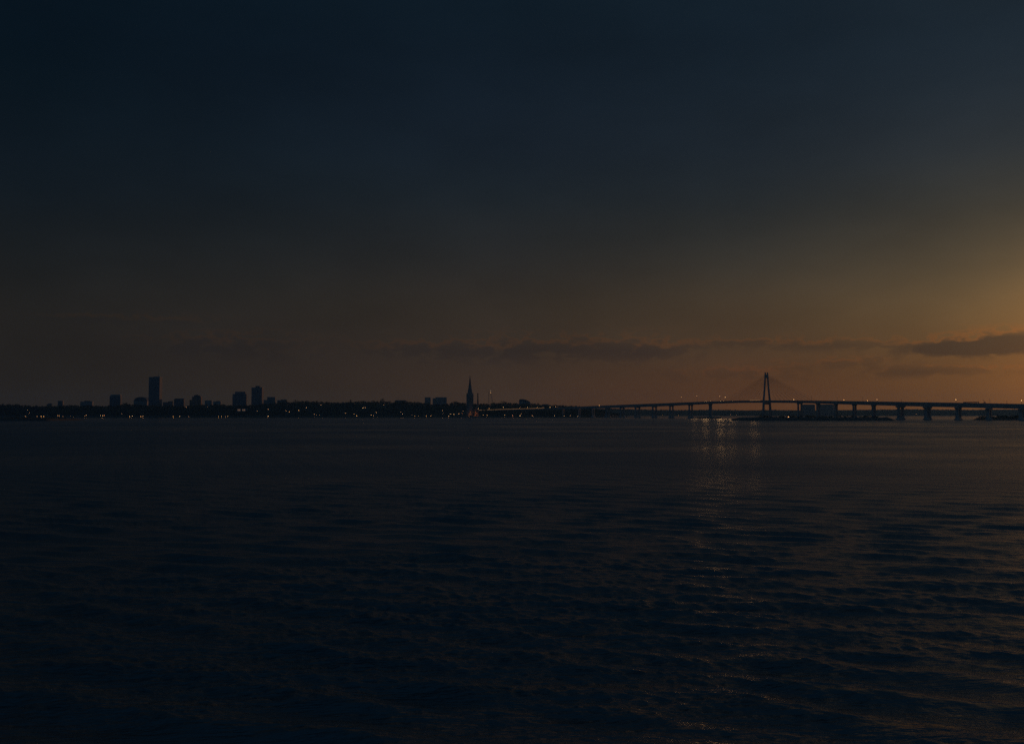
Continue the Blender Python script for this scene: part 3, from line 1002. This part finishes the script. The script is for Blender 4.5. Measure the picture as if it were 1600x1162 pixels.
for (x, y, k, lab) in FAR:
    Y = HY + 12
    p = at(x, y, Y)
    if k not in proto:
        proto[k] = lamp_proto('street_lamp', KIND[k], 10.0, 1.7)
        o = proto[k]
    else:
        o = copy_tree(proto[k])
    o.location = (p[0], Y, p[2] - 10.0)
    for ch in o.children:
        pass
    tag(o, lab, 'street lamp', 'lamps on the far hazy shore')

# ------------------------------------------------------------------ buildings of the town
def building(name, cat, label, Y, parts, depth, group=None, base_y=640):
    """parts: (part name, x0, x1, ytop, ybottom or None, inset depth, material)"""
    xm = (min(p[1] for p in parts) + max(p[2] for p in parts)) / 2
    ox, _, _ = at(xm, 645, Y)
    zg = float(land_z(ox, Y)) - 3
    root = empty(name, (ox, Y, zg))
    if name != 'tower_block': depth *= 0.5
    for i, (nm, x0, x1, yt, yb, ins, mat) in enumerate(parts):
        a = at(x0, yt, Y); b = at(x1, yt, Y)
        z1 = a[2] - zg
        z0 = 0 if yb is None else at(x0, yb, Y)[2] - zg
        MB().box(a[0] - ox, b[0] - ox, ins, depth - ins, z0, z1).build(nm, M[mat], root)
    tag(root, label, cat, group)
    return root

G = 'town buildings behind the woods'
YB = 5000.0
r = building('house', 'house', 'small peaked house at the far left, poking over the trees', 4700, [('wall', 73, 79.5, 632, None, 0, 'f_brick')], 22, G)
a, b = at(72.6, 631.9, 4700), at(80, 630, 4700)
ox, zg = r.location.x, r.location.z
MB().add([(a[0] - ox, -.5, a[2] - zg), (b[0] - ox, -.5, a[2] - zg), (b[0] - ox, 22.5, a[2] - zg), (a[0] - ox, 22.5, a[2] - zg), (a[0] - ox + 5, 11, b[2] - zg), (b[0] - ox - 5, 11, b[2] - zg)],
         [(0, 1, 5, 4), (2, 3, 4, 5), (1, 2, 5), (3, 0, 4), (3, 2, 1, 0)]).build('roof', M['slate'], r)
building('apartment_block', 'building', 'narrow square block left of the long stepped one', YB, [('wall', 90.3, 98.2, 626.6, None, 0, 'f_grey'), ('parapet', 90.1, 98.4, 626.0, 626.58, -.4, 'concrete')], 24, G)
building('apartment_block', 'building', 'long low block with a slightly raised middle', YB, [('wall', 125.4, 144.3, 627.3, None, 0, 'f_pale'), ('penthouse', 131, 140, 626.0, 627.28, 5, 'roof'), ('parapet', 140.2, 144.4, 626.6, 627.25, 2, 'concrete')], 30, G)
building('office_block', 'building', 'boxy mid-rise with a capped roof left of the slab tower', YB, [('wall', 171.3, 188.3, 618.2, None, 0, 'f_glass'), ('roof_cap', 172.6, 187.6, 616.2, 618.15, 2, 'concrete')], 40, G)
# the domed block
ox, _, zt = at(219.5, 620, YB)
zg = float(land_z(ox, YB)) - 3
r = empty('domed_hall', (ox, YB, zg))
z_s = at(219, 627, YB)[2] - zg
MB().box(at(209, 620, YB)[0] - ox, at(230, 620, YB)[0] - ox, 0, 46, 0, z_s).build('wall', M['f_pale'], r)
ra = (at(230, 620, YB)[0] - at(209, 620, YB)[0]) / 2
hd = zt - zg - z_s
MB().loft([[(-ra * cos(t), yv, z_s + .02 + hd * sin(t) ** .9) for t in np.linspace(0, pi, 17)] for yv in (0.3, 45.7)]).build('vaulted_roof', M['slate'], r)
tag(r, 'hall with a big rounded roof just left of the slab tower', 'building', G)
# the slab tower
YT = 4900.0
r = building('tower_block', 'tower', 'tall slab tower with a roof mast, the highest building of the town', YT,
             [('facade', 232.6, 249.6, 589.6, None, 0, 'f_glass'), ('parapet', 232.4, 249.8, 588.8, 589.55, -.5, 'concrete'), ('plant_room', 239, 248.5, 588.0, 588.78, 8, 'roof')], 38, G)
a = at(246.2, 588, YT); b = at(246.2, 582, YT)
ox, zg = r.location.x, r.location.z
MB().tube((a[0] - ox, 16, a[2] - zg), (a[0] - ox, 16, b[2] - zg), 1.1, .5).build('mast', M['steel'], r)
building('apartment_block', 'building', 'low block with a stepped roof tucked beside the slab tower', YB, [('wall', 254.6, 262.5, 628, None, 0, 'f_grey'), ('wing', 262.7, 269.4, 627.0, None, 0, 'f_grey'), ('parapet', 262.6, 269.5, 626.6, 626.97, -.3, 'concrete')], 28, G)
building('office_block', 'building', 'plain square block, second right of the slab tower', YB, [('wall', 271.8, 287.4, 623.4, None, 0, 'f_glass'), ('roof_cap', 273, 287, 622.4, 623.35, 2, 'roof')], 36, G)
r = building('apartment_block', 'building', 'dark block stepping up to a small raised crown', YB,
             [('wall', 300, 314.2, 619.6, None, 0, 'f_brick'), ('penthouse', 302.5, 312, 617.4, 619.55, 4, 'roof'), ('plant_room', 304.5, 308.5, 616.6, 617.35, 7, 'roof'), ('wing', 296.2, 299.8, 624.5, None, 0, 'f_brick')], 36, G)
building('apartment_block', 'building', 'low roof left of the wide stepped block, the left one of a pair', YB, [('wall', 320, 330.8, 626, None, 0, 'f_pale'), ('parapet', 319.8, 331, 625.4, 625.97, -.3, 'concrete')], 26, G)
building('apartment_block', 'building', 'low roof left of the wide stepped block, the right one of a pair', YB, [('wall', 333, 345, 627, None, 0, 'f_pale'), ('penthouse', 337, 344, 626.3, 626.97, 3, 'roof')], 26, G)
r = building('office_block', 'building', 'wide block with a stepped top left of the tall capped block', YB, [('facade', 363.3, 384.6, 615.4, None, 0, 'f_glass'), ('upper_storey', 366.8, 383, 612.2, 615.35, 4, 'f_glass'), ('parapet', 366.6, 383.2, 611.7, 612.15, 3.7, 'concrete')], 44, G)
r = building('tower_block', 'tower', 'tall block with a small cap, second highest of the town', YB, [('facade', 393, 409.4, 606, None, 0, 'f_glass'), ('parapet', 392.8, 409.6, 605.2, 605.95, -.5, 'concrete'), ('plant_room', 398.5, 405, 602.6, 605.15, 8, 'roof')], 40, G)
building('office_block', 'building', 'block with a slanted left side right of the tall capped block', YB, [('wall', 417.5, 430, 620.6, None, 0, 'f_grey'), ('roof_cap', 416.6, 430.2, 620.0, 620.57, -.3, 'concrete'), ('wing', 411.8, 417.3, 624.6, None, 0, 'f_grey')], 30, G)
building('office_block', 'building', 'grey flat-roofed block at the right end of the town', YB, [('wall', 433, 448, 625, None, 0, 'f_grey'), ('penthouse', 439, 448.2, 624, 624.97, 3, 'roof')], 30, G)
r = building('lodge', 'building', 'long flat-roofed lodge with a thin flagpole on the ridge', 4560, [('wall', 617.5, 634, 627, None, 0, 'f_brick'), ('roof', 617, 634.6, 625.2, 626.97, -.6, 'slate'), ('wing', 634.8, 637, 626.5, None, 2, 'f_brick')], 22, G)
a, b = at(622, 625.2, 4560), at(622, 619.6, 4560)
MB().tube((a[0] - r.location.x, 8, a[2] - r.location.z), (a[0] - r.location.x, 8, b[2] - r.location.z), .5, .3).build('flagpole', M['steel'], r)
building('office_block', 'building', 'hazy block left of the church, narrower one of the wide pair', 6200, [('wall', 663.7, 672.8, 621.2, None, 0, 'f_grey'), ('parapet', 663.5, 673, 620.6, 621.17, -.3, 'concrete')], 40, G)
building('office_block', 'building', 'hazy block left of the church, wider one of the wide pair', 6200, [('wall', 680.5, 698, 621, None, 0, 'f_grey'), ('parapet', 680.3, 698.2, 620.4, 620.97, -.3, 'concrete'), ('wing', 676, 680.3, 622, None, 0, 'f_grey')], 44, G)
# round-backed hall right of the masts
ox, _, zt = at(819, 623.6, 4700)
zg = float(land_z(ox, 4700)) - 3
r = empty('hall', (ox, 4700, zg))
xl, xr = at(810.8, 0, 4700)[0] - ox, at(828.5, 0, 4700)[0] - ox
def zz(y): return at(819, y, 4700)[2] - zg
pr = [(xl, 0), (xl, zz(626)), (xl + 2, zz(624.2)), (xl + 6, zz(623.5)), (xl + 24, zz(623.6)), (xl + 38, zz(624.6)), (xl + 48, zz(626.2)), (xr - 3, zz(628)), (xr, zz(630)), (xr, 0)]
MB().loft([[(x, yv, z) for x, z in pr] for yv in (0, 40)]).build('shell', M['f_pale'], r)
MB().loft([[(x * 1.01, yv, z + .6) for x, z in pr[1:-1]] for yv in (-.6, 40.6)]).build('roof', M['slate'], r)
tag(r, 'big round-backed hall above the viaduct, right of the twin masts', 'building', G)
building('apartment_block', 'building', 'small low block above the viaduct, right of the round-backed hall', 4650, [('wall', 847.5, 857, 632, None, 0, 'f_grey'), ('roof', 847.2, 857.3, 631.2, 631.97, -.4, 'slate')], 22, G)
# lit waterside house among the trees
YL = 4230.0
r = building('terrace', 'building', 'long pale building with a row of lit windows among the trees', YL, [('wall', 370, 386, 638.4, 643.5, 0, 'f_pale'), ('roof', 369.6, 386.4, 637.6, 638.37, -.5, 'slate')], 16, G)
for q in range(6):
    x = 371.5 + q * 2.5
    a, b = at(x, 639.2, YL), at(x + 1.3, 641.6, YL)
    MB().box(a[0] - r.location.x, b[0] - r.location.x, -.25, .05, b[2] - r.location.z, a[2] - r.location.z).build('window', WINDOW if q in (0, 1, 3, 4) else M['f_glass'], r)

# hazy buildings seen between the piers
YH = HY + 8
for (nm, lab, parts) in [('office_block', 'blue hazy block seen between piers right of the tower, the squarer one', [('wall', 1255.5, 1273.5, 632.2, 650, 0, 'panel'), ('roof_cap', 1256.5, 1272.5, 631.6, 632.15, 3, 'roof')]),
                         ('warehouse', 'blue hazy warehouse between piers right of the tower, the wider one', [('wall', 1279.5, 1303, 632.2, 650, 0, 'panel'), ('roof', 1281, 1301.5, 631.4, 632.15, 2, 'roof')])]:
    xm = (parts[0][1] + parts[0][2]) / 2
    ox = at(xm, 645, YH)[0]
    r = empty(nm, (ox, YH, 0))
    for (pn, x0, x1, yt, yb, ins, mat) in parts:
        a, b = at(x0, yt, YH), at(x1, yt, YH)
        MB().box(a[0] - ox, b[0] - ox, ins, 50 - ins, 0 if pn == 'wall' else at(x0, yb, YH)[2], a[2]).build(pn, M[mat], r)
    tag(r, lab, 'building', 'hazy buildings beyond the bridge')

# ------------------------------------------------------------------ church, gabled house, chimney, masts
YC = 4125.0
PXM = YC / SX
ox, _, zb = at(733.9, 651, YC)
zb = 1.5
ch = empty('church', (ox, YC + 20, zb))
def zc(y): return at(733.9, y, YC)[2] - zb
R45 = radians(36)
def sq(h, z, rot=R45):
    return [(h * sqrt(2) * cos(rot + q * pi / 2 + pi / 4), h * sqrt(2) * sin(rot + q * pi / 2 + pi / 4), z) for q in range(4)]
hw = 5.6 * PXM / 1.41
MB().loft([sq(hw, 0), sq(hw, zc(619)), sq(hw * 1.06, zc(618.6)), sq(hw * 1.06, zc(617))]).build('tower', M['stone'], ch)
MB().loft([sq(hw * .98, zc(616.98)), sq(hw * .62, zc(612)), sq(hw * .6, zc(609.5)), sq(hw * .66, zc(609.2)), sq(hw * .62, zc(608.6))]).build('belfry', M['stone'], ch)
MB().loft([sq(hw * .5, zc(608.58)), sq(hw * .40, zc(602.5)), sq(hw * .36, zc(601.8))]).build('lantern', M['stone'], ch)
MB().loft([sq(hw * .33, zc(601.75)), sq(hw * .16, zc(592)), sq(.25, zc(585.5))]).build('spire', M['slate'], ch)
for q in range(4):
    c = sq(hw * .92, 0)[q]
    MB().lathe([(1.3, zc(616.95)), (1.2, zc(614.8)), (.1, zc(612.8))], 6, c[0], c[1]).build('pinnacle', M['slate'], ch)
# belfry openings on the two faces towards the water
for q in (2, 3):
    a0 = R45 + q * pi / 2 + pi / 2
    nrm = Vector((cos(a0), sin(a0), 0)); t = Vector((-sin(a0), cos(a0), 0))
    m = MB()
    for s in (-.4, .4):
        c = nrm * (hw + .12) + t * (s * hw)
        z0, z1 = zc(629), zc(622)
        pts = [(-1.5, z0), (1.5, z0), (1.5, z1 - 3), (0, z1), (-1.5, z1 - 3)]
        m.loft([[tuple(c + t * u + nrm * e + Vector((0, 0, z))) for u, z in pts] for e in (-.3, .25)])
    m.build('louvre', M['slate'], ch)
# nave behind the tower
MB().add([(-14, 12, 0), (14, 12, 0), (14, 70, 0), (-14, 70, 0), (-14, 12, 22), (14, 12, 22), (14, 70, 22), (-14, 70, 22)],
         [(0, 1, 5, 4), (1, 2, 6, 5), (2, 3, 7, 6), (3, 0, 4, 7)]).build('nave', M['stone'], ch)
MB().add([(-15, 11, 21.8), (15, 11, 21.8), (15, 71, 21.8), (-15, 71, 21.8), (0, 11, 40), (0, 71, 40)],
         [(0, 1, 4), (2, 3, 5), (1, 2, 5, 4), (3, 0, 4, 5), (3, 2, 1, 0)]).build('roof', M['slate'], ch)
tag(ch, 'dark stone church tower with a tall tapering spire by the water', 'church')

# floodlights at the church's foot
def floodlight(x, y, Y, color, power, label, radius=1.2):
    p = at(x, y, Y)
    r = empty('floodlight', (p[0], Y, p[2] - 1.6))
    MB().box(-1.1, 1.1, -.5, .5, 1.0, 2.4).build('housing', M['steel'], r)
    MB().tube((0, 0, -3), (0, 0, 1.0), .25).build('post', M['steel'], r)
    MB().box(-.95, .95, .52, .62, 1.1, 2.3).build('lens', LAMP['red'], r)
    L = bpy.data.lights.new('floodlight_beam', 'POINT')
    L.energy = power; L.color = color; L.shadow_soft_size = .8
    lo = bpy.data.objects.new('floodlight_beam', L)
    COL.objects.link(lo); lo.parent = r; lo.location = (0, .9, 1.7)
    tag(r, label, 'floodlight', 'floodlights by the church')
floodlight(733.6, 647.6, YC - 4, (1, .34, .08), 2400, 'orange floodlight glowing at the corner of the church tower')
floodlight(743.5, 648.4, YC - 6, (1, .42, .14), 1300, 'orange floodlight before the steep gabled house beside the church')

# steep gabled boathouse right of the church
ox, _, _ = at(743.8, 651, YC)
bh = empty('boathouse', (ox, YC + 6, 1.5))
wd = 3.9 * PXM
def zb2(y): return at(743.8, y, YC + 6)[2] - 1.5
MB().add([(-wd, 0, 0), (wd, 0, 0), (wd, 30, 0), (-wd, 30, 0), (-wd * .92, 0, zb2(640.5)), (wd * .92, 0, zb2(640.5)), (wd * .92, 30, zb2(640.5)), (-wd * .92, 30, zb2(640.5)), (-wd * .25, 0, zb2(637.4)), (-wd * .25, 30, zb2(637.4))],
         [(0, 1, 5, 8, 4), (1, 2, 6, 5), (3, 7, 9, 6, 2), (3, 0, 4, 7), (5, 6, 9, 8), (7, 4, 8, 9)]).build('wall', M['brick'], bh)
for s, x0, x1, zt0, zt1 in ((-1, -wd * 1.0, -wd * .25, zb2(640.5), zb2(637.2)), (1, -wd * .25, wd * 1.0, zb2(637.2), zb2(640.5))):
    MB().loft([[(x0, yv, zt0 + .05), (x1, yv, zt1 + .05), (x1, yv, zt1 + .8), (x0, yv, zt0 + .8)] for yv in (-.8, 30.8)]).build('roof', M['slate'], bh)
for s, x in ((-1, -wd * .62), (1, wd * .45)):
    MB().box(x - 1.5, x + 1.5, -.3, .02, 2, zb2(642.5)).build('door', M['bark'], bh)
tag(bh, 'steep brick boathouse with orange lit front right of the church', 'boathouse')

# low dark quay under them
ox, _, _ = at(733, 652, 4052)
q_ = empty('quay', (ox, 4052, 0))
MB().box(-42, 52, 0, 46, -2, 2.2).build('deck', M['concrete'], q_)
for i in range(9):
    MB().tube((-40 + i * 11, -.5, -2), (-40 + i * 11, -.5, 3.2), .5, .45).build('pile', M['bark'], q_)
tag(q_, 'low dark quay jutting out in front of the church', 'quay')

# factory chimney
p = at(746.6, 630, 4300); pt = at(746.6, 614, 4300)
c_ = empty('chimney', (p[0], 4300, float(land_z(p[0], 4300)) - 1))
hC = pt[2] - c_.location.z
k = 4300 / SX
MB().lathe([(1.75 * k, 0), (1.35 * k, hC * .45), (.95 * k, hC * .72), (.85 * k, hC - 2)], 14).build('shaft', M['brick'], c_)
MB().lathe([(1.02 * k, hC - 1.98), (1.08 * k, hC - 1), (.95 * k, hC)], 14).build('rim', M['concrete'], c_)
tag(c_, 'lone tapering brick chimney right of the church spire', 'chimney')

# twin transmission masts with warning lamps
Ym = 4480.0
def mast(x_foot, x_top, ytop, label, lamps):
    zf = float(land_z(at(x_foot, 640, Ym)[0], Ym))
    a = at(x_foot, 640, Ym); t = at(x_top, ytop, Ym)
    r = empty('mast', (a[0], Ym, zf))
    dx = t[0] - a[0]; h = t[2] - zf
    m = MB()
    w0 = 2.6
    legs = [(w0, w0), (-w0, w0), (-w0, -w0), (w0, -w0)]
    def P(c, f): return (c[0] * (1 - .7 * f) + dx * f, c[1] * (1 - .7 * f), h * f)
    for c in legs:
        m.tube(P(c, 0), P(c, 1), .42, .3, 5)
    for i in range(12):
        f0, f1 = i / 12, (i + 1) / 12
        for q in range(4):
            m.tube(P(legs[q], f0), P(legs[(q + 1) % 4], f1), .16, n=4)
            m.tube(P(legs[q], f1), P(legs[(q + 1) % 4], f1), .16, n=4)
    m.build('lattice', M['steel'], r)
    for y in lamps:
        l = MB().lathe([(.1, -.8), (.9, -.4), (1.1, 0), (.8, .6), (.1, .9)], 8).build('warning_lamp', LAMP['white' if y < 611 else 'warm'], r)
        l.location = (dx + 1.2, -1.2, at(x_top, y, Ym)[2] - zf)
        l.scale = (.7, .7, .7)
    tag(r, label, 'mast')
mast(763.2, 763.8, 611.5, 'thin lattice mast right of the chimney, the left and upright one of two', ())
mast(770.5, 766.2, 609.6, 'thin leaning lattice mast with pale warning lamps on its head', (610.2, 613.4))

# ------------------------------------------------------------------ islet hut
p = at(1231.5, 650, 2330)
h_ = empty('hut', (p[0], 2330, 7.8))
MB().box(-3, 3, -2.2, 2.2, 0, 5.5).build('wall', M['brick'], h_)
MB().add([(-3.6, -2.8, 5.45), (3.6, -2.8, 5.45), (3.6, 2.8, 5.45), (-3.6, 2.8, 5.45), (-3.4, 0, 8), (3.4, 0, 8)], [(0, 1, 5, 4), (2, 3, 4, 5), (1, 2, 5), (3, 0, 4), (3, 2, 1, 0)]).build('roof', M['slate'], h_)
MB().box(-1.0, 1.2, -2.32, -2.15, 1.2, 4.6).build('window', LAMP['dim'], h_)
tag(h_, 'small hut with a lit window on the long islet right of the tower', 'hut')

# ------------------------------------------------------------------ vehicles on the bridge
def car_proto(paint):
    r = empty('car', (0, 0, 0))
    pr = [(-2.2, .35), (-2.25, .8), (-1.5, .95), (-.9, 1.42), (.9, 1.45), (1.6, 1.0), (2.2, .9), (2.25, .35)]
    MB().loft([[(x, y * (1 if z < 1 else .82), z) for x, z in pr] for y in (-.9, .9)]).build('body', M[paint], r)
    for x in (-1.35, 1.35):
        for y in (-.85, .85):
            w = MB().tube((x, y - .1, .34), (x, y + .1, .34), .34, n=12).build('wheel', M['rubber'], r)
    for y in (-.62, .62):
        m = MB().box(-2.36, -2.24, y - .25, y + .25, .55, .85).build('headlight', HEAD, r)
    for y in (-.62, .62):
        m = MB().box(2.24, 2.33, y - .2, y + .2, .6, .85).build('tail_light', LAMP['red'], r)
    return r
HEAD = lamp_material('headlight glow', (1.0, 0.58, 0.22), 60.0)
def put(o, x, off, label, s=1.0):
    p, th, d, n = deck_frame(x)
    q = p + n * off + Vector((0, 0, -.88))
    o.location = q
    o.rotation_euler = (0, 0, atan2(d.y, d.x) + pi)
    tag(o, label, 'car', 'cars with lights crossing the bridge')
cars = [(1103, 'car with yellow headlights left of the broad pier, first of a line'), (1106.5, 'car with yellow headlights over the broad pier, second of a line'),
        (1112.5, 'car with yellow headlights just right of the broad pier, last of its line'), (1129.5, 'car with headlights under the tall dim lamp post at the cables'), (1133, 'car with headlights close behind another at the outer left cables'),
        (1146.5, 'lone car with headlights midway along the left cables'), (1177, 'car with headlights left of the tower, first of three'), (1182.5, 'car with headlights left of the tower, second of three'),
        (1189, 'car with headlights close beside the left tower leg')]
proto_car = None
for i, (x, lab) in enumerate(cars):
    if i == 0:
        o = car0 = car_proto('paint_dark')
    else:
        o = copy_tree(car0)
    put(o, x, HALF_W - 2.2, lab)

# spots added beside the cars, aimed over the water to raise glitter columns
def beam(x, off, up, color, watts, parent):
    p, th, d, n = deck_frame(x)
    L = bpy.data.lights.new('added_glitter_spot', 'SPOT')
    L.energy = watts; L.color = color; L.shadow_soft_size = 14
    L.spot_size = radians(24); L.spot_blend = 0.6
    lo = bpy.data.objects.new('added_glitter_spot', L)
    COL.objects.link(lo)
    q = p + n * off + Vector((0, 0, up))
    lo.location = q
    lo.rotation_euler = (q - Vector((q.x * .05, 0, 0))).to_track_quat('Z', 'Y').to_euler()
    return lo
for bx, watts in ((1091, 12000), (1107, 30000), (1131, 42000), (1148, 20000), (1183, 21000)):
    beam(bx, HALF_W + .5, .3, (1, .55, .23), watts, None)

# truck with a raised crane arm
p, th, d, n = deck_frame(1520)
tr = empty('crane_truck', tuple(p + n * (HALF_W - 3) + Vector((0, 0, -.88))), atan2(d.y, d.x))
MB().box(-22, 14, -1.3, 1.3, 1.0, 3.3).build('bed', M['steel'], tr)
MB().loft([[(14.2, y, 1.0), (18.5, y, 1.0), (18.5, y, 2.3), (17.6, y, 3.6), (14.2, y, 3.6)] for y in (-1.3, 1.3)]).build('cab', M['paint_dark'], tr)
for x in (-19, -16, 10, 16.5):
    for y in (-1.15, 1.15):
        MB().tube((x, y - .2, .5), (x, y + .2, .5), .55, n=12).build('wheel', M['rubber'], tr)
m = MB().tube((20, 0, 3.2), (29, 0, 3.2), .55, .55)
tag(tr, 'long low dark truck standing on the deck near the right edge', 'truck')
p, th, d, n = deck_frame(1540)
cr = empty('crane', tuple(p + n * (HALF_W - 2.5) + Vector((0, 0, -.88))), atan2(d.y, d.x))
MB().box(-3, 3, -1.4, 1.4, .9, 2.6).build('base', M['steel'], cr)
for x in (-2, 2):
    for y in (-1.2, 1.2):
        MB().tube((x, y - .2, .5), (x, y + .2, .5), .52, n=12).build('wheel', M['rubber'], cr)
MB().tube((1.5, 0, 2.6), (-4.5, 0, 10.5), .6, .35).tube((-.8, 0, 2.6), (-.6, 0, 6.2), .3).build('jib', M['steel'], cr)
tag(cr, 'small crane with a slanted jib on the deck, right of the long truck', 'crane')

# ------------------------------------------------------------------ haze over the bay
hz = MB().box(-9600, 9600, -9500, 9600, -6, 215)
hm = bpy.data.materials.new('dusk haze')
hm.use_nodes = True
nt = hm.node_tree
nt.nodes.clear()
o_ = nt.nodes.new('ShaderNodeOutputMaterial')
pv = nt.nodes.new('ShaderNodeVolumePrincipled')
pv.inputs['Color'].default_value = (0.24, 0.57, 1.0, 1)
pv.inputs['Density'].default_value = 3.3e-5
pv.inputs['Anisotropy'].default_value = 0.35
nt.links.new(pv.outputs[0], o_.inputs['Volume'])
ho = hz.build('haze', hm)
tag(ho, 'thin blue dusk haze over the bay', 'haze', kind='stuff')
